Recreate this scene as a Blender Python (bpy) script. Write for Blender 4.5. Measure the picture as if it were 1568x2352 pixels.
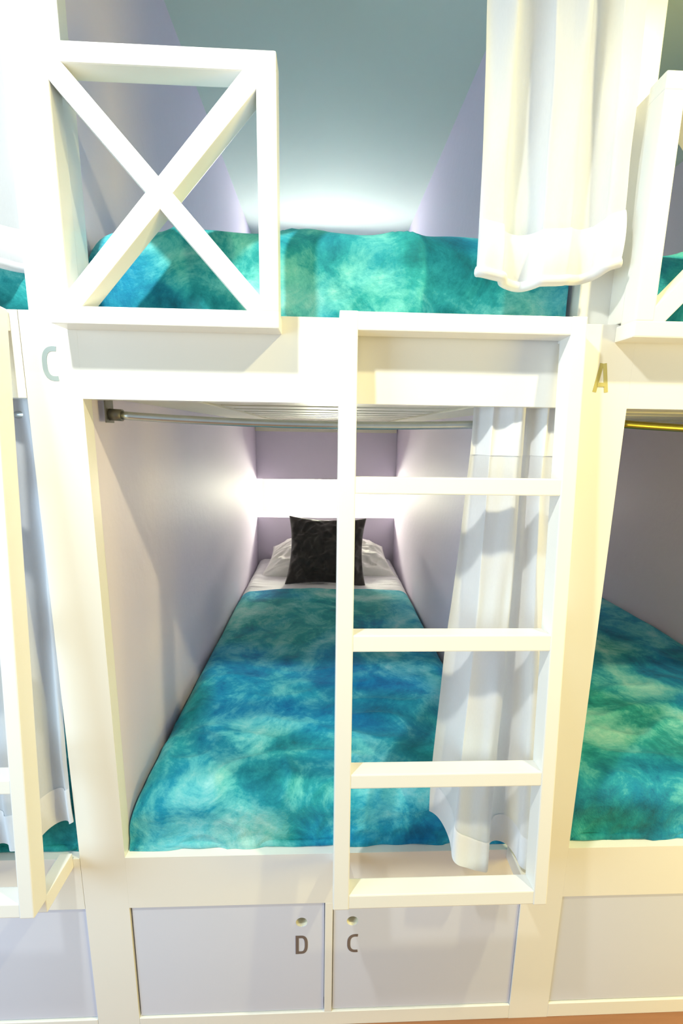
import bpy, bmesh, math, random
from mathutils import Vector, Matrix, noise
random.seed(7)
for o in list(bpy.data.objects): bpy.data.objects.remove(o, do_unlink=True)
S = bpy.context.scene
COL = S.collection

# ------------------------------------------------------------------ camera
cam = bpy.data.cameras.new('camera'); camo = bpy.data.objects.new('camera', cam); COL.objects.link(camo)
YAW, PITCH, ROLL = -0.038539, 0.181311, 0.01524
cy, sy, cp, sp, cr, sr = math.cos(YAW), math.sin(YAW), math.cos(PITCH), math.sin(PITCH), math.cos(ROLL), math.sin(ROLL)
fw0 = Vector((-sy, cy, 0)); rt0 = Vector((cy, sy, 0)); up0 = Vector((0, 0, 1))
fw = fw0*cp - up0*sp; up1 = up0*cp + fw0*sp
rt = rt0*cr + up1*sr; up = -rt0*sr + up1*cr
M = Matrix((rt, up, -fw)).transposed().to_4x4(); M.translation = Vector((-0.0115, -0.85, 1.5056))
camo.matrix_world = M
cam.sensor_fit = 'VERTICAL'; cam.sensor_height = 36.0; cam.lens = 36.0*983.14/2352.0
cam.clip_start = 0.02
S.camera = camo

# ------------------------------------------------------------------ world, lights, exposure
S.view_settings.view_transform = 'Standard'; S.view_settings.look = 'None'
S.view_settings.gamma = 1.0; S.view_settings.use_curve_mapping = False
S.view_settings.exposure = 0.0
w = bpy.data.worlds.new('world'); S.world = w; w.use_nodes = True
w.node_tree.nodes['Background'].inputs[0].default_value = (0.92, 0.98, 1.0, 1)
w.node_tree.nodes['Background'].inputs[1].default_value = 0.45

def area(name, loc, target, size, energy, color, sy_=None):
    l = bpy.data.lights.new(name, 'AREA'); l.energy = energy; l.color = color
    l.shape = 'RECTANGLE'; l.size = size; l.size_y = sy_ or size
    o = bpy.data.objects.new(name, l); COL.objects.link(o); o.location = loc
    o.rotation_euler = (Vector(target)-Vector(loc)).to_track_quat('-Z', 'Y').to_euler()
    return o
def bulb(name, loc, energy, color, r=0.04):
    l = bpy.data.lights.new(name, 'SPOT'); l.energy = energy; l.color = color; l.shadow_soft_size = r
    l.spot_size = math.radians(158); l.spot_blend = 0.75          # recessed ceiling downlight, beam straight down
    o = bpy.data.objects.new(name, l); COL.objects.link(o); o.location = loc
    return o
bulb('ceiling_bulb_warm', (0.88, -0.68, 2.62), 92, (1.0, 0.87, 0.43), 0.03)
bulb('ceiling_bulb_neutral', (-0.52, -0.72, 2.62), 88, (0.97, 1.0, 0.92), 0.04)
area('window_daylight', (-2.3, -1.2, 1.2), (-0.6, 0, 0.6), 1.2, 46, (0.58, 0.82, 1.0), 1.4)
area('room_lamp_warm', (2.4, -1.1, 1.0), (0.9, 0, 0.5), 0.7, 36, (1.0, 0.78, 0.16), 0.9)

# ------------------------------------------------------------------ materials
def lin(r, g, b):
    f = lambda c: (c/255/12.92) if c/255 <= 0.04045 else ((c/255+0.055)/1.055)**2.4
    return (f(r), f(g), f(b), 1)
def mat(name, col, rough=0.5, spec=0.5, var=0.03, scale=6, bump=0.0, bscale=60, metallic=0, sheen=0, coat=0, stretch=None):
    m = bpy.data.materials.new(name); m.use_nodes = True
    nt = m.node_tree; b = nt.nodes['Principled BSDF']
    tc = nt.nodes.new('ShaderNodeTexCoord')
    src = tc.outputs['Object']
    if stretch:
        mp = nt.nodes.new('ShaderNodeMapping'); mp.inputs['Scale'].default_value = stretch
        nt.links.new(src, mp.inputs['Vector']); src = mp.outputs['Vector']
    n = nt.nodes.new('ShaderNodeTexNoise'); n.inputs['Scale'].default_value = scale; n.inputs['Detail'].default_value = 5
    nt.links.new(src, n.inputs['Vector'])
    r = nt.nodes.new('ShaderNodeValToRGB')
    r.color_ramp.elements[0].position = 0.3; r.color_ramp.elements[1].position = 0.7
    r.color_ramp.elements[0].color = tuple(c*(1-var) for c in col[:3])+(1,)
    r.color_ramp.elements[1].color = tuple(min(1, c*(1+var)) for c in col[:3])+(1,)
    nt.links.new(n.outputs['Fac'], r.inputs['Fac']); nt.links.new(r.outputs['Color'], b.inputs['Base Color'])
    b.inputs['Roughness'].default_value = rough; b.inputs['Specular IOR Level'].default_value = spec
    b.inputs['Metallic'].default_value = metallic
    b.inputs['Sheen Weight'].default_value = sheen
    b.inputs['Coat Weight'].default_value = coat; b.inputs['Coat Roughness'].default_value = 0.12
    if bump:
        n2 = nt.nodes.new('ShaderNodeTexNoise'); n2.inputs['Scale'].default_value = bscale; n2.inputs['Detail'].default_value = 4
        nt.links.new(src, n2.inputs['Vector'])
        bp = nt.nodes.new('ShaderNodeBump'); bp.inputs['Strength'].default_value = bump; bp.inputs['Distance'].default_value = 0.01
        nt.links.new(n2.outputs['Fac'], bp.inputs['Height']); nt.links.new(bp.outputs['Normal'], b.inputs['Normal'])
    return m
def emit(name, col, strength):
    m = bpy.data.materials.new(name); m.use_nodes = True
    b = m.node_tree.nodes['Principled BSDF']
    b.inputs['Base Color'].default_value = (0.9, 0.9, 0.85, 1)
    b.inputs['Emission Color'].default_value = col; b.inputs['Emission Strength'].default_value = strength
    return m
def cloth(name, col, trans=0.35, clear=0.06):
    m = bpy.data.materials.new(name); m.use_nodes = True
    nt = m.node_tree; nt.nodes.remove(nt.nodes['Principled BSDF']); out = nt.nodes['Material Output']
    tc = nt.nodes.new('ShaderNodeTexCoord')
    wv = nt.nodes.new('ShaderNodeTexNoise'); wv.inputs['Scale'].default_value = 420; wv.inputs['Detail'].default_value = 2
    mp = nt.nodes.new('ShaderNodeMapping'); mp.inputs['Scale'].default_value = (1, 1, 0.25)
    nt.links.new(tc.outputs['Object'], mp.inputs['Vector']); nt.links.new(mp.outputs['Vector'], wv.inputs['Vector'])
    rp = nt.nodes.new('ShaderNodeValToRGB')
    rp.color_ramp.elements[0].color = tuple(c*0.95 for c in col[:3])+(1,); rp.color_ramp.elements[1].color = col
    nt.links.new(wv.outputs['Fac'], rp.inputs['Fac'])
    d = nt.nodes.new('ShaderNodeBsdfDiffuse'); t = nt.nodes.new('ShaderNodeBsdfTranslucent'); tr = nt.nodes.new('ShaderNodeBsdfTransparent')
    nt.links.new(rp.outputs['Color'], d.inputs['Color']); nt.links.new(rp.outputs['Color'], t.inputs['Color'])
    m1 = nt.nodes.new('ShaderNodeMixShader'); m1.inputs[0].default_value = trans
    nt.links.new(d.outputs[0], m1.inputs[1]); nt.links.new(t.outputs[0], m1.inputs[2])
    m2 = nt.nodes.new('ShaderNodeMixShader'); m2.inputs[0].default_value = clear
    nt.links.new(m1.outputs[0], m2.inputs[1]); nt.links.new(tr.outputs[0], m2.inputs[2])
    nt.links.new(m2.outputs[0], out.inputs['Surface'])
    return m
def plush(name):
    m = bpy.data.materials.new(name); m.use_nodes = True
    nt = m.node_tree; b = nt.nodes['Principled BSDF']; L = nt.links.new
    tc = nt.nodes.new('ShaderNodeTexCoord')
    def nz(scale, detail, dist, rough=0.55, vec=None, off=(0, 0, 0)):
        mp = nt.nodes.new('ShaderNodeMapping'); mp.inputs['Location'].default_value = off
        L(vec or tc.outputs['Object'], mp.inputs['Vector'])
        n = nt.nodes.new('ShaderNodeTexNoise'); n.inputs['Scale'].default_value = scale; n.inputs['Detail'].default_value = detail
        n.inputs['Distortion'].default_value = dist; n.inputs['Roughness'].default_value = rough
        L(mp.outputs['Vector'], n.inputs['Vector']); return n.outputs['Fac']
    def mul(a, k):
        x = nt.nodes.new('ShaderNodeMath'); x.operation = 'MULTIPLY'; L(a, x.inputs[0]); x.inputs[1].default_value = k; return x.outputs[0]
    def add(a, c):
        x = nt.nodes.new('ShaderNodeMath'); L(a, x.inputs[0]); L(c, x.inputs[1]); return x.outputs[0]
    v = add(add(mul(nz(3.2, 7, 0.8, 0.58), 0.60), mul(nz(8, 9, 1.0, 0.72), 0.36)), mul(nz(48, 6, 1.2, 0.7), 0.09))
    r = nt.nodes.new('ShaderNodeValToRGB'); e = r.color_ramp.elements
    e[0].position = 0.38; e[0].color = lin(4, 86, 94)
    e[1].position = 0.66; e[1].color = lin(164, 216, 210)
    for p, c in ((0.455, lin(12, 120, 126)), (0.51, lin(36, 148, 150)), (0.57, lin(98, 186, 182))):
        k = e.new(p); k.color = c
    L(v, r.inputs['Fac'])
    r2 = nt.nodes.new('ShaderNodeValToRGB'); e = r2.color_ramp.elements  # blue ramp: bluish daylight put into the plush colour in noise patches
    e[0].position = 0.38; e[0].color = lin(2, 82, 128)
    e[1].position = 0.66; e[1].color = lin(146, 212, 222)
    for p, c in ((0.455, lin(4, 112, 168)), (0.51, lin(18, 140, 186)), (0.57, lin(82, 182, 206))):
        k = e.new(p); k.color = c
    L(v, r2.inputs['Fac'])
    mk = nt.nodes.new('ShaderNodeValToRGB'); mk.color_ramp.elements[0].position = 0.41; mk.color_ramp.elements[1].position = 0.58
    L(nz(1.9, 2, 0.4, 0.5, None, (3.1, 0.7, 0.2)), mk.inputs['Fac'])
    mx = nt.nodes.new('ShaderNodeMix'); mx.data_type = 'RGBA'
    L(mk.outputs['Color'], mx.inputs[0]); L(r.outputs['Color'], mx.inputs[6]); L(r2.outputs['Color'], mx.inputs[7])
    L(mx.outputs[2], b.inputs['Base Color'])
    b.inputs['Roughness'].default_value = 0.75; b.inputs['Specular IOR Level'].default_value = 0.25
    b.inputs['Sheen Weight'].default_value = 0.35; b.inputs['Sheen Roughness'].default_value = 0.35
    b.inputs['Sheen Tint'].default_value = lin(150, 225, 220)
    bp = nt.nodes.new('ShaderNodeBump'); bp.inputs['Strength'].default_value = 0.5; bp.inputs['Distance'].default_value = 0.006
    L(add(mul(nz(24, 5, 1.5), 0.7), mul(nz(260, 3, 0), 0.3)), bp.inputs['Height']); L(bp.outputs['Normal'], b.inputs['Normal'])
    return m

M_WHITE = mat('white_gloss_paint', (0.84, 0.83, 0.795, 1), 0.28, 0.5, 0.012, 3, 0.03, 25, stretch=(1, 1, 0.4))
M_DOOR = mat('pale_lavender_laminate', lin(214, 219, 236), 0.22, 0.5, 0.015, 2.5)
M_LAV = mat('lavender_wall_paint', lin(219, 211, 229), 0.55, 0.35, 0.02, 2, 0.10, 35)
M_CEIL = mat('matte_pale_grey_ceiling_paint', lin(216, 228, 214), 0.7, 0.2, 0.015, 2)
M_NICHE = mat('cream_niche_paint', lin(238, 240, 214), 0.5, 0.3, 0.01, 3)
M_SLAT = mat('cream_painted_slat', lin(232, 228, 208), 0.45, 0.4, 0.02, 8)
M_STEEL = mat('brushed_steel', lin(202, 208, 208), 0.32, 0.5, 0.04, 40, metallic=1.0)
M_SOCK = mat('grey_cast_metal', lin(120, 118, 112), 0.45, 0.5, 0.05, 30, metallic=0.7)
M_DARK = mat('dark_recess', lin(60, 56, 52), 0.8, 0.2, 0.02, 3)
M_FLOOR = mat('reddish_oak', lin(150, 104, 74), 0.4, 0.4, 0.22, 5, 0.06, 30, stretch=(0.25, 4, 1))
M_SHEET = mat('white_cotton_sheet', lin(232, 232, 234), 0.8, 0.2, 0.02, 30, 0.12, 300, sheen=0.1)
M_PILLOW = mat('white_cotton_pillowcase', lin(236, 236, 230), 0.8, 0.2, 0.02, 20, 0.12, 300, sheen=0.1)
M_CUSH = mat('charcoal_velvet', lin(56, 53, 50), 0.75, 0.25, 0.14, 14, 0.35, 16, sheen=0.2)
M_MATT = mat('mattress_ticking', lin(150, 152, 160), 0.8, 0.2, 0.03, 20)
M_LET = mat('brown_grey_letter_vinyl', lin(118, 104, 98), 0.6, 0.2, 0.02, 20)
M_LETC = mat('light_paled_grey_letter_vinyl', lin(160, 176, 180), 0.6, 0.2, 0.02, 20)  # grey letter; bleaching by strong light put into its colour
M_LETA = mat('olive_letter_vinyl', lin(184, 176, 116), 0.6, 0.2, 0.02, 20)
M_BRASS = mat('brass_rod', lin(150, 142, 70), 0.32, 0.5, 0.04, 40, metallic=1.0)
M_CURT = cloth('white_voile', (0.87, 0.885, 0.925, 1), 0.40, 0.05)
M_HEM = cloth('white_voile_doubled_hem', (0.89, 0.90, 0.94, 1), 0.28, 0.0)
M_PLUSH = plush('teal_plush')
M_LED = emit('led_diffuser', (1.0, 0.99, 0.76, 1), 130)
M_LED3 = emit('led_diffuser_dim', (1.0, 0.98, 0.85, 1), 32)
M_LED2 = emit('led_diffuser_upper', (1.0, 1.0, 0.97, 1), 52)

# ------------------------------------------------------------------ helpers
def link(name, me, m, parent=None):
    o = bpy.data.objects.new(name, me); COL.objects.link(o)
    if m: me.materials.append(m)
    if parent:
        o.parent = parent; o.matrix_parent_inverse = WINV[parent.name]
    return o
WINV = {}
def tag(o, label, cat, group=None):
    o['label'] = label; o['category'] = cat
    if group: o['group'] = group
    return o
def thing(name, label, cat, loc, group=None):
    o = bpy.data.objects.new(name, None); COL.objects.link(o); o.location = loc
    o.empty_display_size = 0.05
    WINV[o.name] = Matrix.Translation(-Vector(loc))
    return tag(o, label, cat, group)
def struct(o): o['kind'] = 'structure'; return o
def box_me(x0, x1, y0, y1, z0, z1, bev=0.002, seg=2):
    bm = bmesh.new(); bmesh.ops.create_cube(bm, size=1)
    for v in bm.verts:
        v.co = Vector(((x0+x1)/2 + v.co.x*(x1-x0), (y0+y1)/2 + v.co.y*(y1-y0), (z0+z1)/2 + v.co.z*(z1-z0)))
    if bev: bmesh.ops.bevel(bm, geom=bm.edges[:], offset=bev, segments=seg, affect='EDGES', profile=0.6)
    me = bpy.data.meshes.new('m'); bm.to_mesh(me); bm.free()
    return me
def box(name, x0, x1, y0, y1, z0, z1, m, parent=None, bev=0.002):
    return link(name, box_me(x0, x1, y0, y1, z0, z1, bev), m, parent)
def bar_me(a, b, wdt, dep, side, bev=0.002):
    """square bar from a to b, width along 'side', depth along the third axis"""
    a, b = Vector(a), Vector(b); d = (b-a); L = d.length; d.normalize()
    s = Vector(side); s = (s - d*s.dot(d)).normalized(); t = d.cross(s)
    me = box_me(-wdt/2, wdt/2, -dep/2, dep/2, 0, L, bev)
    R = Matrix((s, t, d)).transposed().to_4x4(); R.translation = a
    if R.determinant() < 0: me.flip_normals()
    me.transform(R); return me
def bar(name, a, b, wdt, dep, side, m, parent=None, bev=0.002):
    return link(name, bar_me(a, b, wdt, dep, side, bev), m, parent)
def tube_me(pts, r, n=14):
    bm = bmesh.new(); rings = []
    P = [Vector(p) for p in pts]
    for i, p in enumerate(P):
        d = (P[min(i+1, len(P)-1)] - P[max(i-1, 0)]).normalized()
        s = d.cross(Vector((0, 0, 1)));
        if s.length < 1e-3: s = Vector((1, 0, 0))
        s.normalize(); t = s.cross(d)
        rings.append([bm.verts.new(p + (s*math.cos(2*math.pi*k/n) + t*math.sin(2*math.pi*k/n))*r) for k in range(n)])
    for a, b in zip(rings, rings[1:]):
        for k in range(n): bm.faces.new((a[k], a[(k+1) % n], b[(k+1) % n], b[k]))
    bm.faces.new(rings[0][::-1]); bm.faces.new(rings[-1])
    bmesh.ops.recalc_face_normals(bm, faces=bm.faces[:])
    me = bpy.data.meshes.new('m'); bm.to_mesh(me); bm.free()
    for p in me.polygons: p.use_smooth = len(p.vertices) == 4
    return me
def grid_me(fn, nu, nv, smooth=True, closed_u=False):
    vs = [fn(i/nu, j/nv) for j in range(nv+1) for i in range(nu+1)]
    fs = [(j*(nu+1)+i, j*(nu+1)+i+1, (j+1)*(nu+1)+i+1, (j+1)*(nu+1)+i) for j in range(nv) for i in range(nu)]
    me = bpy.data.meshes.new('m'); me.from_pydata(vs, [], fs); me.update()
    if smooth:
        for p in me.polygons: p.use_smooth = True
    return me
def copy_tree(o, shift, label=None, parent=None):
    c = o.copy(); COL.objects.link(c)
    if parent is None: c.location = Vector(o.location) + Vector(shift)
    else: c.parent = parent
    if label: c['label'] = label
    if parent is not None: c.matrix_parent_inverse = o.matrix_parent_inverse.copy()
    for ch in list(o.children): copy_tree(ch, shift, None, c)
    return c
def N(x, y, z=0.0): return noise.noise(Vector((x, y, z)))
def stroke_me(paths, wdt, y0, y1):
    """flat letter strokes: list of polylines in the X-Z plane"""
    bm = bmesh.new()
    for q_, pts in enumerate(paths):
        y0 -= 0.0002*q_; P = [Vector((p[0], 0, p[1])) for p in pts]; ring = []
        for i, p in enumerate(P):
            d = (P[min(i+1, len(P)-1)] - P[max(i-1, 0)]).normalized(); s = Vector((-d.z, 0, d.x))*wdt/2
            ring.append([bm.verts.new((q.x, yy, q.z)) for q in (p+s, p-s) for yy in (y0, y1)])
        for a, b in zip(ring, ring[1:]):
            for i, j in ((0, 1), (1, 3), (3, 2), (2, 0)): bm.faces.new((a[i], a[j], b[j], b[i]))
        for r_ in (ring[0], ring[-1]): bm.faces.new((r_[0], r_[1], r_[3], r_[2]))
    bmesh.ops.recalc_face_normals(bm, faces=bm.faces[:])
    me = bpy.data.meshes.new('m'); bm.to_mesh(me); bm.free(); return me
def letter(ch, cx, cz, wd, h, st, y, m, parent):
    hw, hh = wd/2 - st/2, h/2 - st/2
    if ch == 'C':
        # superelliptic open bowl
        pts = []
        for k in range(0, 25):
            a = math.radians(78 + k*(282-78)/24); c, s = math.cos(a), math.sin(a)
            pts.append((cx+hw*0.55 + 1.55*hw*math.copysign(abs(c)**0.8, c), cz + hh*math.copysign(abs(s)**0.75, s)))
        paths = [pts]
    elif ch == 'D':
        pts = [(cx-hw+st*0.5, cz+hh), (cx-hw*0.1, cz+hh)]
        for k in range(1, 20):
            a = math.radians(90 - k*9); c, s = math.cos(a), math.sin(a)
            pts.append((cx-hw*0.1 + 1.1*hw*abs(c)**0.8, cz + hh*math.copysign(abs(s)**0.75, s)))
        pts += [(cx-hw*0.1, cz-hh), (cx-hw+st*0.5, cz-hh)]
        paths = [pts, [(cx-hw, cz+h/2), (cx-hw, cz-h/2)]]
    else:
        paths = [[(cx-hw, cz-h/2), (cx-st*0.35, cz+h/2)], [(cx+st*0.35, cz+h/2), (cx+hw, cz-h/2)], [(cx-hw*0.62, cz-h*0.24), (cx+hw*0.62, cz-h*0.24)]]
    return link('letter', stroke_me(paths, st, y-0.0005, y+0.0004), m, parent)

# ------------------------------------------------------------------ dimensions
PL0, PL1 = -0.572, -0.470          # post lettered C
PR0, PR1 = 0.480, 0.583            # post lettered A
BAY = 1.053
ZT, ZR = 1.5625, 1.718             # underside / top of the upper rail
ZD0, ZD1, ZS = 0.044, 0.386, 0.5286
YB = 2.013; ZC = 2.68; ND = 0.26       # ND = depth of the head niches

# ------------------------------------------------------------------ room shell
fl = struct(box('floor', -2.7, 2.8, -2.6, 0.02, -0.06, -0.012, M_DARK, None, 0))
for k in range(19):
    y1 = 0.02 - k*0.138
    pk = box_me(-2.7, 2.8, y1-0.136, y1, -0.02, 0.0, 0.001, 1)
    link('plank', pk, M_FLOOR, None).parent = fl
struct(box('ceiling', -2.7, 2.8, -2.6, YB+0.4, ZC, ZC+0.06, M_CEIL, None, 0))
def wall(name, x0f, x0b, x1f, x1b):
    y0, y1, ys, zs = 0.0305, YB+ND, 0.0585, ZR-0.012      # stepped back above the rail, behind the upper post
    prof_ = [(y0, 0.0), (y1, 0.0), (y1, ZC), (ys, ZC), (ys, zs), (y0, zs)]
    xs = lambda a, b, y: a + (b-a)*(y-y0)/(y1-y0)
    vs = [(xs(x0f, x0b, y), y, z) for y, z in prof_] + [(xs(x1f, x1b, y), y, z) for y, z in prof_]
    fs = [(0, 1, 2, 3, 4, 5), (11, 10, 9, 8, 7, 6)] + [(i, i+6, (i+1) % 6+6, (i+1) % 6) for i in range(6)]
    me = bpy.data.meshes.new('m'); me.from_pydata(vs, [], fs); me.update()
    bm = bmesh.new(); bm.from_mesh(me); bmesh.ops.recalc_face_normals(bm, faces=bm.faces[:]); bm.to_mesh(me); bm.free()
    return struct(link(name, me, M_LAV))
wall('wall_left', PL0, PL0, PL1, PL1)
wall('wall_right', PR0, PR0-0.022, PR1, PR1)
wall('wall_far_left', PL0-BAY, PL0-BAY, PL1-BAY, PL1-BAY)
wall('wall_far_right', PR0+BAY-0.02, PR0+BAY-0.02, PR1+BAY, PR1+BAY)
wb = struct(box('wall_back', PL0-BAY, PR1+BAY, YB+ND, YB+ND+0.06, 0.0, ZC, M_NICHE, None, 0))
# lavender panels in front of the back wall leave the lit niches open between them
def back_panels(x0, x1):
    for z0, z1 in ((0.0, 0.94), (1.2005, 1.80), (1.80, 2.17), (2.43, ZC)):
        p = box_me(x0, x1, YB, YB+ND, z0, z1, 0.001, 1); link('panel', p, M_LAV).parent = wb
back_panels(PL1, PR0); back_panels(PL1+BAY, PR0+BAY); back_panels(PL1-BAY, PR0-BAY)

# ------------------------------------------------------------------ posts
def post(x0, x1, ch, m, label, lw):
    t = thing('bed_post', label, 'post', ((x0+x1)/2, 0.03, 0), None)
    box('lower_board', x0, x1, 0.0, 0.031, 0.0, ZR, M_WHITE, t, 0.0003)
    box('upper_post', x0, x1, 0.030, 0.060, ZR-0.01, ZC-0.002, M_WHITE, t)
    return t
pc = post(PL0, PL1, 'C', M_LETC, 'white painted bunk post bearing a grey letter C paled by strong light', 0.03)
pa = post(PR0, PR1, 'A', M_LETA, 'white painted bunk post bearing an olive letter A', 0.03)
letter('C', -0.522, 1.625, 0.032, 0.062, 0.0088, 0.0, M_LETC, pc)['label'] = 'grey letter C paled by strong light'
letter('A', 0.525, 1.620, 0.031, 0.054, 0.0075, 0.0, M_LETA, pa)['label'] = 'olive letter A'

# ------------------------------------------------------------------ bunk front frame + slatted base, one per bay
fr = thing('bunk_bed', 'white bunk frame with slatted base between the posts lettered C and A', 'bunk bed', (0, 0.03, 0), None)
box('upper_rail', PL1, PR0, 0.0, 0.031, ZT, ZR, M_WHITE, fr, 0.0003)
box('lower_rail', PL1, PR0, 0.0, 0.036, ZD1, ZS, M_WHITE, fr, 0.0003)
box('plinth', PL1, PR0, 0.0, 0.031, 0.0, ZD0, M_WHITE, fr, 0.0015)
box('divider', -0.004, 0.0153, 0.0, 0.55, ZD0, ZD1, M_WHITE, fr, 0.0015)
box('bed_board', PL1, PR0-0.01, 0.036, YB, 0.486, 0.505, M_SLAT, fr, 0)
SX0, SX1 = -0.305, 0.338
box('side_bearer', PL1+0.001, SX0, 0.031, YB-0.002, 1.571, 1.598, M_SLAT, fr)
box('side_bearer', SX1, PR0-0.001, 0.031, YB-0.024, 1.571, 1.598, M_SLAT, fr)
box('end_ledger', PL1+0.001, 0.452, YB-0.026, YB, 1.513, 1.571, M_SLAT, fr)
sl = box_me(SX0+0.001, SX1-0.001, 0.0, 0.112, 1.577, 1.597, 0.002, 1); sl.materials.append(M_SLAT)
k = 0; y = 0.055
while y < 1.88:
    o = bpy.data.objects.new('slat', sl); COL.objects.link(o); o.parent = fr
    o.matrix_parent_inverse = WINV[fr.name]; o.location = (0, y, 0); y += 0.168
box('slat_carrier', SX0, SX1, 0.031, 0.060, 1.572, 1.597, M_SLAT, fr)
copy_tree(fr, (BAY, 0, 0), 'white bunk frame with slatted base on the far side of the post lettered A')
copy_tree(fr, (-BAY, 0, 0), 'white bunk frame with slatted base on the far side of the post lettered C')

# ------------------------------------------------------------------ lockers
def door_me(x0, x1, z0, z1, y0, y1, hx=None, hz=None, hr=0.0142):
    """door panel, with a round finger hole when hx is given"""
    if hx is None: return box_me(x0, x1, y0, y1, z0, z1, 0.001, 1)
    bm = bmesh.new(); n = 32
    def outer(a):
        c, s = math.cos(a), math.sin(a); ts = []
        if c > 1e-9: ts.append((x1-hx)/c)
        if c < -1e-9: ts.append((x0-hx)/c)
        if s > 1e-9: ts.append((z1-hz)/s)
        if s < -1e-9: ts.append((z0-hz)/s)
        t = min(ts); return (hx+c*t, hz+s*t)
    angs = [2*math.pi*k/n for k in range(n)] + [math.atan2(zz-hz, xx-hx) % (2*math.pi) for xx in (x0, x1) for zz in (z0, z1)]
    angs = sorted(set(angs)); R = {}
    for yy in (y0, y1):
        R[yy] = ([bm.verts.new((hx+hr*math.cos(a), yy, hz+hr*math.sin(a))) for a in angs],
                 [bm.verts.new((outer(a)[0], yy, outer(a)[1])) for a in angs])
    m_ = len(angs)
    for k_ in range(m_):
        j = (k_+1) % m_
        for yy in (y0, y1): bm.faces.new((R[yy][0][k_], R[yy][0][j], R[yy][1][j], R[yy][1][k_]))
        for q in (0, 1): bm.faces.new((R[y0][q][k_], R[y0][q][j], R[y1][q][j], R[y1][q][k_]))
    bmesh.ops.recalc_face_normals(bm, faces=bm.faces[:])
    me = bpy.data.meshes.new('m'); bm.to_mesh(me); bm.free(); return me
def locker(x0, x1, label, ch=None, hx=None):
    t = thing('locker', label, 'locker', ((x0+x1)/2, 0.02, ZD0))
    yd = 0.004
    d = link('door', door_me(x0+0.0012, x1-0.0012, ZD0+0.004, ZD1-0.0015, yd, yd+0.018, hx, 0.324), M_DOOR, t)
    box('floor_board', x0, x1, 0.032, 0.50, ZD0-0.014, ZD0-0.001, M_SLAT, t, 0)
    box('back_board', x0, x1, 0.50, 0.51, ZD0-0.014, ZD1, M_SLAT, t, 0)
    if ch:
        cup = []
        bm = bmesh.new()
        r0 = [bm.verts.new((hx+0.0142*math.cos(2*math.pi*k/24), yd+0.001, 0.324+0.0142*math.sin(2*math.pi*k/24))) for k in range(24)]
        r1 = [bm.verts.new((hx+0.0136*math.cos(2*math.pi*k/24), yd+0.030, 0.324+0.0136*math.sin(2*math.pi*k/24))) for k in range(24)]
        for k in range(24): bm.faces.new((r0[k], r0[(k+1) % 24], r1[(k+1) % 24], r1[k]))
        me = bpy.data.meshes.new('m'); bm.to_mesh(me); bm.free()
        s = link('finger_hole_sleeve', me, M_SLAT, d); s.matrix_parent_inverse = Matrix(); s.parent = d
        lt = letter(ch, hx+(0.000 if ch == 'D' else 0.003), 0.256, 0.030, 0.056, 0.0075, yd, M_LET, None)
        lt.parent = d; lt['label'] = 'brown grey letter '+ch
    return t
# children of a door inherit its offset, so no inverse is needed for them
_l = link
def link(name, me, m, parent=None):
    o = bpy.data.objects.new(name, me); COL.objects.link(o)
    if m: me.materials.append(m)
    if parent:
        o.parent = parent
        if parent.name in WINV: o.matrix_parent_inverse = WINV[parent.name]
    return o
locker(PL1+0.003, -0.0045, 'pale lavender locker with finger hole and letter D on its door', 'D', -0.061)
locker(0.0158, PR0, 'pale lavender locker with finger hole and letter C on its door', 'C', 0.064)
locker(PR1, PR1+0.44, 'plain unlettered locker to the side of the post lettered A')
locker(PL0-0.46, PL0, 'plain unlettered locker below the ladder beside the post lettered C')

# ------------------------------------------------------------------ guard rails with X bracing
def guard(x0, x1, label):
    t = thing('guard_rail', label, 'guard rail', ((x0+x1)/2, -0.03, 1.685), 'guard rails of the upper bunks')
    z0, z1, ya, yb = 1.685, 2.099, -0.051, -0.012; h = 0.029
    ym, dep = (ya+yb)/2, yb-ya
    box('top_rail', x0, x1, ya, yb, z1-h, z1, M_WHITE, t, 0.003)
    box('bottom_rail', x0, x1, ya, 0.0, z0, z0+h, M_WHITE, t, 0.003)
    box('stile', x0, x0+0.036, ya, yb, z0+h-0.002, z1-h+0.002, M_WHITE, t, 0.003)
    box('stile', x1-0.033, x1, ya, yb, z0+h-0.002, z1-h+0.002, M_WHITE, t, 0.003)
    box('batten', x0+0.002, x0+0.034, yb-0.001, 0.031, z0+0.034, z1-0.006, M_WHITE, t, 0.002)
    xa, xb, za, zb = x0+0.030, x1-0.027, z0+h-0.006, z1-h+0.006
    ctr = Vector(((xa+xb)/2, ym, (za+zb)/2))
    bar('cross_brace', (xa, ym, za), (xb, ym, zb), 0.033, dep-0.001, (1, 0, -1), M_WHITE, t, 0.002)
    d = (Vector((xb, ym, za)) - Vector((xa, ym, zb))).normalized()
    bar('cross_brace', (xa, ym, zb), tuple(ctr - d*0.012), 0.033, dep-0.002, (1, 0, 1), M_WHITE, t, 0.002)
    bar('cross_brace', tuple(ctr + d*0.012), (xb, ym, za), 0.033, dep-0.002, (1, 0, 1), M_WHITE, t, 0.002)
    return t
guard(-0.487, -0.095, 'white X-braced guard rail fixed to the post lettered C')
guard(0.541, 0.935, 'white X-braced guard rail fixed to the post lettered A')

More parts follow.
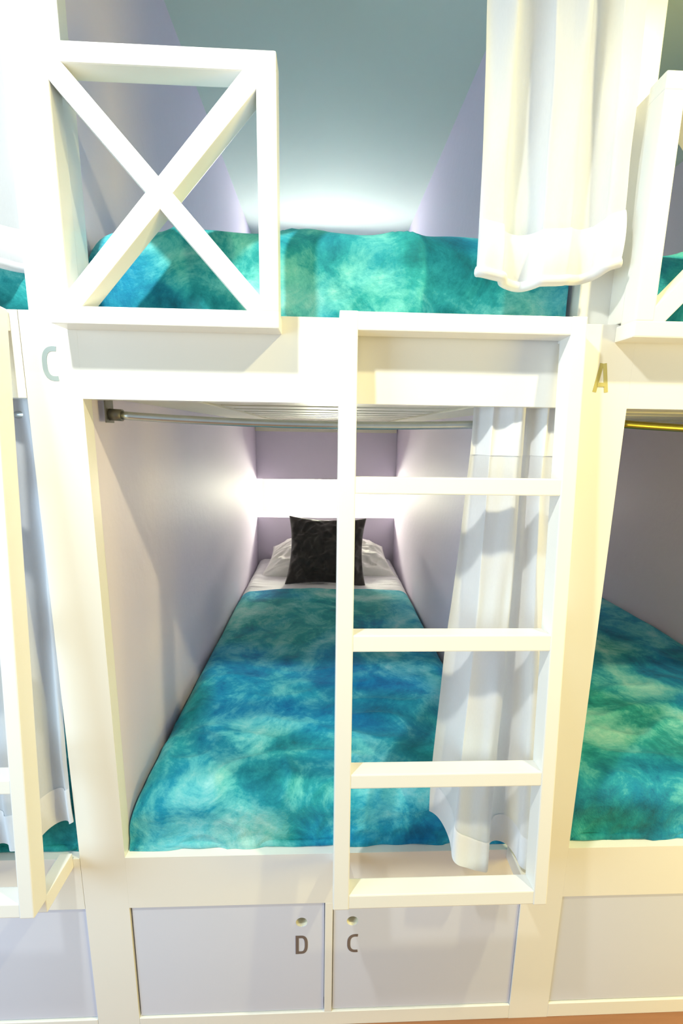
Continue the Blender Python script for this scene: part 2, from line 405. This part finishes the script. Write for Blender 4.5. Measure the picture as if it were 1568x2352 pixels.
# ------------------------------------------------------------------ ladders
def ladder(dx, label):
    t = thing('bunk_ladder', label, 'ladder', (0.235+dx, -0.08, 0.54), 'ladders of the bunks')
    x0, x1 = 0.011+dx, 0.459+dx; wd = 0.033; wr = 0.029; dep = 0.040
    def yf(z): return -0.044 - (1.72-z)*(0.088/1.175)       # front plane leans out towards the foot
    za, zb = 0.540, 1.720
    s = Vector((0, yf(zb)-yf(za), zb-za)).normalized(); nrm = Vector((0, s.z, -s.y))
    def c(x, z): return Vector((x, yf(z), z)) + nrm*dep/2
    bar('stile', c(x0+wd/2, za), c(x0+wd/2, zb), wd, dep, (1, 0, 0), M_WHITE, t, 0.0025)
    bar('stile', c(x1-wr/2, za), c(x1-wr/2, zb), wr, dep, (1, 0, 0), M_WHITE, t, 0.0025)
    for nm, z0, z1 in (('top_bar', 1.687, 1.7195), ('rung', 1.396, 1.428), ('rung', 1.092, 1.125), ('rung', 0.808, 0.838), ('bottom_bar', 0.541, 0.572)):
        zm = (z0+z1)/2
        bar(nm, c(x0+wd-0.002, zm), c(x1-wr+0.002, zm), z1-z0, dep-0.002, tuple(s), M_WHITE, t, 0.0025)
    for xx in (x0+wd/2, x1-wr/2):
        box('foot_bracket', xx-0.014, xx+0.014, yf(0.56)+0.035, 0.0, 0.506, 0.545, M_WHITE, t, 0.002)
        box('head_bracket', xx-0.014, xx+0.014, yf(1.69)+0.030, 0.0, 1.680, 1.714, M_WHITE, t, 0.002)
    return t
ladder(0, 'white wooden ladder standing in front of the bed with the dark cushion')
ladder(-1.046, 'white wooden ladder fixed to the bunk past the post lettered C')

# ------------------------------------------------------------------ bedding
def prof(t, L0, r, H):
    """path: up a side of height H-r, round a corner of radius r; returns (inward offset, height 0..1) for arc length t"""
    a = H-r
    if t < a: return 0.0, t/H
    q = (t-a)/r
    if q < math.pi/2: return r*(1-math.cos(q)), (a + r*math.sin(q))/H
    return r + (t-a-r*math.pi/2), 1.0
def blanket_me(x0, x1, y0, y1, zb, zt, seed, nu=150, nv=230, r=0.06, crown=0.012, wr=1.0, taper=0.0):
    H = zt-zb; Lx = (x1-x0) + 2*(H-r+r*math.pi/2) - 2*r; Ly = (y1-y0) + (H-r+r*math.pi/2) - r
    def f(u, v):
        s = u*Lx
        if s <= Lx/2: o, hu = prof(s, 0, r, H); x = x0+o
        else: o, hu = prof(Lx-s, 0, r, H); x = x1-o
        vv = v**1.25
        o, hv = prof(vv*Ly, 0, r, H); y = y0+o
        e = 1.0
        z = zb + H*min(hu, hv)*(0.35+0.65*max(hu, hv))
        cx = (x-x0)/(x1-x0)
        z += crown*math.sin(math.pi*cx)*min(hu, hv)
        # wrinkles: broad puckers, and sharper tucked folds towards the front edge
        a = N(x*3.1+seed, y*2.3, 0.3)*0.010 + N(x*7.3, y*6.1+seed, 1.7)*0.006
        rid = 1-abs(N(x*5.2+2*y+seed, y*9.0-x*2.0, 4.0))*2.2
        a += max(0, rid)**3*0.012*math.exp(-max(0, y-y0)*2.2)
        side = 1-hv
        a2 = side*(N(x*9+seed, z*6, 2.0)*0.012 + max(0, 1-abs(N(x*11+seed, z*16, 7.0))*2.5)**2*0.006)
        edge = min(1.0, min(hu*3, 1.0))
        tuck = 0.010*math.exp(-((z-zb)/0.018)**2)*(1+0.8*N(x*14+seed, 3.3, 1.0))
        z += wr*a*min(hu, hv)
        y += -wr*a2*edge - (tuck if hv < 0.6 else 0)*edge*0.6
        x += (1-hu)*N(y*8, z*5, seed)*0.004*(1 if u < .5 else -1)
        y = max(y, y0-0.014); x = min(max(x, x0-0.001), x1+0.001)
        if taper: x -= taper*(x-x0)/(x1-x0)*max(0, y-y0)/(y1-y0)
        return (x, y, z)
    return grid_me(f, nu, nv)
def blanket(label, x0, x1, y0, y1, zb, zt, seed, group, **k):
    t = thing('blanket', label, 'blanket', ((x0+x1)/2, (y0+y1)/2, zb), group)
    o = link('throw', blanket_me(x0, x1, y0, y1, zb, zt, seed, **k), M_PLUSH, t)
    # rolled front hem
    pts = [(x0+0.012+(x1-x0-0.024)*i/60, y0-0.004+0.004*N(i*0.31+seed, 0.2, 0), zb+0.006+0.003*N(i*0.23, seed, 1)) for i in range(61)]
    link('hem', tube_me(pts, 0.0075, 10), M_PLUSH, t)
    return t
G = 'teal plush blankets on the bunks'
def mattress(label, x0, x1, y0, y1, z0, z1):
    me = box_me(x0, x1, y0, y1, z0, z1, 0.03, 4)
    for p in me.polygons: p.use_smooth = True
    o = link('mattress', me, M_MATT); return tag(o, label, 'mattress', 'mattresses of the bunks')
mattress('grey mattress under the sheet of the lower bed with the dark cushion', -0.452, 0.445, 0.060, 1.985, 0.505, 0.634)
mattress('grey mattress of the upper bunk between the posts lettered C and A', -0.450, 0.445, 0.085, 1.985, 1.597, 1.845)
mattress('grey mattress of the lower bed past the post lettered A', -0.450+BAY, 0.445+BAY, 0.060, 1.985, 0.505, 0.634)
mattress('grey mattress of the upper bunk past the post lettered A', -0.450+BAY, 0.445+BAY, 0.085, 1.985, 1.597, 1.845)
mattress('grey mattress of the lower bed past the post lettered C', -0.450-BAY, 0.445-BAY, 0.060, 1.985, 0.505, 0.634)
mattress('grey mattress of the upper bunk past the post lettered C', -0.450-BAY, 0.445-BAY, 0.085, 1.985, 1.597, 1.845)

blanket('teal plush blanket with painted bluish daylight tint on the lower bed with the dark cushion', -0.466, 0.462, 0.028, 1.36, 0.529, 0.662, 1.3, G, taper=0.010)
blanket('teal plush blanket on the upper bunk between the posts lettered C and A', -0.467, 0.466, 0.050, 1.90, 1.640, 1.890, 8.1, G, wr=1.3, taper=0.012)
blanket('teal plush blanket on the lower bed past the post lettered A', 0.588, 1.522, 0.028, 1.75, 0.529, 0.662, 14.9, G)
blanket('teal plush blanket on the upper bunk past the post lettered A', 0.588, 1.522, 0.050, 1.90, 1.640, 1.872, 21.7, G)
blanket('teal plush blanket on the lower bed past the post lettered C', -1.519, -0.577, 0.028, 1.75, 0.529, 0.662, 31.7, G, nu=100, nv=120)
blanket('teal plush blanket on the upper bunk past the post lettered C', -1.519, -0.577, 0.050, 1.90, 1.640, 1.866, 40.2, G, nu=100, nv=120)

def sheet_me(x0, x1, y0, y1, zb, zt):
    H = zt-zb; r = 0.05; Lx = (x1-x0)+2*(H-r+r*math.pi/2)-2*r
    def f(u, v):
        s = u*Lx
        if s <= Lx/2: o, h = prof(s, 0, r, H); x = x0+o
        else: o, h = prof(Lx-s, 0, r, H); x = x1-o
        y = y0+(y1-y0)*v
        z = zb+H*h + h*(0.006*N(x*7, y*14, 3)+0.005*N(x*3+y*16, y*9, 5))
        e = max(0, abs((x-x0)/(x1-x0)*2-1)-0.6)/0.4
        z += h*e*0.010*max(0, 1-abs(N(x*6+y*12, y*22, 9))*3)
        return (x, y, z)
    return grid_me(f, 90, 90)
tag(link('bed_sheet', sheet_me(-0.462, 0.452, 1.30, 1.992, 0.535, 0.652), M_SHEET), 'white cotton sheet around the pillow on the lower bed', 'sheet')

def pillow_me(w_, h_, d_, seed, n=56, pinch=0.10, crease=0.012, pw=0.55, taper=0.0, droop=0.0):
    vs, fs = [], []
    def pt(u, v, side):
        a, b = 2*u-1, 2*v-1
        px = a*(1-pinch*(1-a*a)*0 - pinch*(1-abs(b)**2)*abs(a)**3*-0.0)
        ex = 1-pinch*(1-b*b)*abs(a); ez = 1-pinch*(1-a*a)*abs(b)
        th = (max(0, (1-abs(a)**2.4))*max(0, (1-abs(b)**2.4)))**pw
        c = crease*(N(a*2.6+seed, b*2.6, side*5)+0.7*N(a*6+seed, b*5-a*4, side*3))*min(1, th*2.5)
        rr = max(0, 1-abs(N(a*3.1+b*2+seed, b*4-a*1.5, 8+side))*3)**2*crease*0.7*min(1, th*2)
        tp = 1-taper*(b+1)/2
        return (a*w_/2*ex*tp, side*(d_/2*th + c + rr), b*h_/2*ez - droop*abs(a)**2.5*(b+1)/2)
    for side in (-1, 1):
        base = len(vs)
        for j in range(n+1):
            for i in range(n+1): vs.append(pt(i/n, j/n, side))
        for j in range(n):
            for i in range(n):
                q = (base+j*(n+1)+i, base+j*(n+1)+i+1, base+(j+1)*(n+1)+i+1, base+(j+1)*(n+1)+i)
                fs.append(q if side < 0 else q[::-1])
    me = bpy.data.meshes.new('m'); me.from_pydata(vs, [], fs)
    bm = bmesh.new(); bm.from_mesh(me); bmesh.ops.remove_doubles(bm, verts=bm.verts[:], dist=0.0004); bm.to_mesh(me); bm.free()
    for p in me.polygons: p.use_smooth = True
    return me
pm = pillow_me(0.84, 0.40, 0.17, 3.0, pinch=0.05, crease=0.020, pw=0.60, taper=0.14, droop=0.10)
po = link('pillow', pm, M_PILLOW)
po.location = (0.012, 1.815, 0.725); po.rotation_euler = (math.radians(-66), 0, math.radians(1))
tag(po, 'white pillow lying behind the dark cushion', 'pillow')
cm = pillow_me(0.465, 0.415, 0.11, 11.0, pinch=0.11, crease=0.024)
co = link('cushion', cm, M_CUSH)
co.location = (-0.002, 1.582, 0.828); co.rotation_euler = (math.radians(-28), math.radians(1.5), math.radians(-1))
tag(co, 'square charcoal velvet cushion leaning on the white pillow', 'cushion')

# ------------------------------------------------------------------ niche lamps
def lamp(x, z, m, label, w_=0.30, dy=0.0):
    t = thing('niche_lamp', label, 'lamp', (x, YB+ND-0.01, z), 'lamps in the head niches')
    box('base_plate', x-w_/2-0.01, x+w_/2+0.01, YB+ND-0.015-dy, YB+ND+0.001, z-0.035, z+0.035, M_SLAT, t)
    box('diffuser', x-w_/2, x+w_/2, YB+ND-0.065-dy, YB+ND-0.014-dy, z-0.028, z+0.028, m, t, 0.008)
    return t
lamp(0.0, 1.09, M_LED, 'glowing niche lamp above the pillow of the lower bed', 0.26, 0.02)
lamp(0.0, 2.32, M_LED2, 'glowing niche lamp of the upper bunk between the posts lettered C and A', 0.5, 0.14)
lamp(BAY, 2.32, M_LED3, 'added unseen niche light brightening the upper bunk past the post lettered A', 0.3, 0.14)  # unseen light, added only to lift this dark upper bunk
lamp(BAY, 1.09, M_LED3, 'glowing niche lamp of the lower bed past the post lettered A', 0.16)

# ------------------------------------------------------------------ curtain rods
def rod(x0, x1, m, label, sag=0.013):
    t = thing('curtain_rod', label, 'curtain rod', ((x0+x1)/2, 0.06, 1.53), 'curtain rods under the upper rails')
    n = 40; pts = []
    for i in range(n+1):
        u = i/n; s = math.sin(math.pi*min(1, u/0.84)*0.5) if u < 0.42*2 else 1
        pts.append((x0+0.02+(x1-x0-0.04)*u, 0.062+0.02*math.sin(math.pi*u), 1.536 - sag*math.sin(math.pi*u)**0.8))
    link('pole', tube_me(pts, 0.0085), m, t)
    for x, sg in ((x0, 1), (x1, -1)):
        link('socket', tube_me([(x+sg*0.002, 0.062, 1.5365), (x+sg*0.026, 0.0625, 1.5355)], 0.0120), M_SOCK, t)
        box('bracket', x-0.0015, x+0.0015, 0.046, 0.078, 1.520, 1.570, M_SOCK, t, 0.0005)
        box('bracket_tab', min(x, x+sg*0.03), max(x, x+sg*0.03), 0.050, 0.074, 1.5685, 1.5712, M_SLAT, t, 0.0005)
    return t
rod(-0.4535, 0.4765, M_STEEL, 'brushed steel curtain rod above the lower bed with the dark cushion')
rod(0.587, 1.52, M_BRASS, 'brass-toned curtain rod past the post lettered A')
rod(-1.52, -0.576, M_STEEL, 'steel curtain rod behind the ladder past the post lettered C')

# ------------------------------------------------------------------ curtains
def curtain(label, top, bot, zt, zbf, ytop, ybot, folds, amp0, amp1, seed, group, hem=0.07, head=None, nu=110, nv=70, bulge=None, roll=0.0):
    """top/bot = (x0,x1); zbf(u) = hem height; folds as sine pleats that widen downwards"""
    t = thing('curtain', label, 'curtain', ((bot[0]+bot[1])/2, ybot, zbf(0.5)), group)
    def P(u, v, off=0.0):
        zb = zbf(u); z = zt + (zb-zt)*v
        s = v*v*(3-2*v)
        x0 = top[0]+(bot[0]-top[0])*s; x1 = top[1]+(bot[1]-top[1])*s
        ph = 2*math.pi*folds*u + seed + 0.9*N(u*3+seed, v*1.2, 0)
        a = amp0+(amp1-amp0)*v
        c = 2*(0.5+0.5*math.cos(ph))**2.6-1; yy = ytop+(ybot-ytop)*s + a*c + amp0*0.8*(1-v)**1.5*math.cos(2*ph+1.0) + 0.007*N(u*6, v*3, seed) + 0.004*N(u*13, v*7, seed+2)
        xx = x0+(x1-x0)*u + a*0.55*math.sin(2*ph)*0.6
        if bulge: yy += bulge(u, v)
        return (xx, yy-off, z)
    o = link('panel', grid_me(lambda u, v: P(u, v), nu, nv), M_CURT, t)
    def hm(u, v):
        L = zt-zbf(u); vv = 1-(hem/L)*(1-v)
        p = P(u, min(1, vv), 0.0016)
        rr = roll*math.sin(math.pi*v)**0.7 if roll else 0
        return (p[0], p[1]-rr, p[2])
    h = link('hem', grid_me(hm, nu, 14), M_HEM, t)
    if roll:
        pts = [P(i/60, 1.0) for i in range(61)]
        link('hem_roll', tube_me([(p[0], p[1]-0.002, p[2]+0.004) for p in pts], 0.009, 10), M_HEM, t)
    if head:
        def hd(u, v):
            L = zt-zbf(u); p = P(u, (head/L)*v, 0.0016); return p
        link('heading', grid_me(hd, nu, 10), M_HEM, t)
    return t
GC = 'white curtains of the bunks'
def z_low(u): return 0.655 - 0.105*math.sin(min(1, u/0.5)*math.pi/2) + (0.02*math.sin((u-0.5)*2*math.pi) if u > 0.5 else 0)
curtain('long white curtain on the steel rod behind the ladder of the cushioned bed', (0.296, 0.472), (0.236, 0.468), 1.566, z_low, 0.037, -0.042, 1.6, 0.010, 0.030, -0.35, GC, hem=0.075, head=0.10)
def z_up(u): return 1.790 - 0.018*math.sin(u*math.pi)+0.022*u*u
curtain('white curtain hanging over the upper bunk beside the post lettered A', (0.242, 0.485), (0.259, 0.515), 2.62, z_up, -0.012, -0.012, 2.2, 0.016, 0.017, 2.0, GC, hem=0.09, roll=0.008)
curtain('white curtain hanging over the upper bunk past the post lettered C', (-0.86, -0.5765), (-0.85, -0.5765), 2.62, lambda u: 1.79+0.01*u, 0.012, 0.012, 2.0, 0.013, 0.014, 0.4, GC, hem=0.07, roll=0.012, bulge=lambda u, v: 0.026*u**6)
curtain('long white curtain behind the ladder past the post lettered C', (-0.97, -0.576), (-0.97, -0.570), 1.566, lambda u: 0.545+0.085*u*u, 0.040, -0.012, 3.2, 0.011, 0.018, 1.0, GC, hem=0.09, bulge=lambda u, v: 0.03*u**6*v)
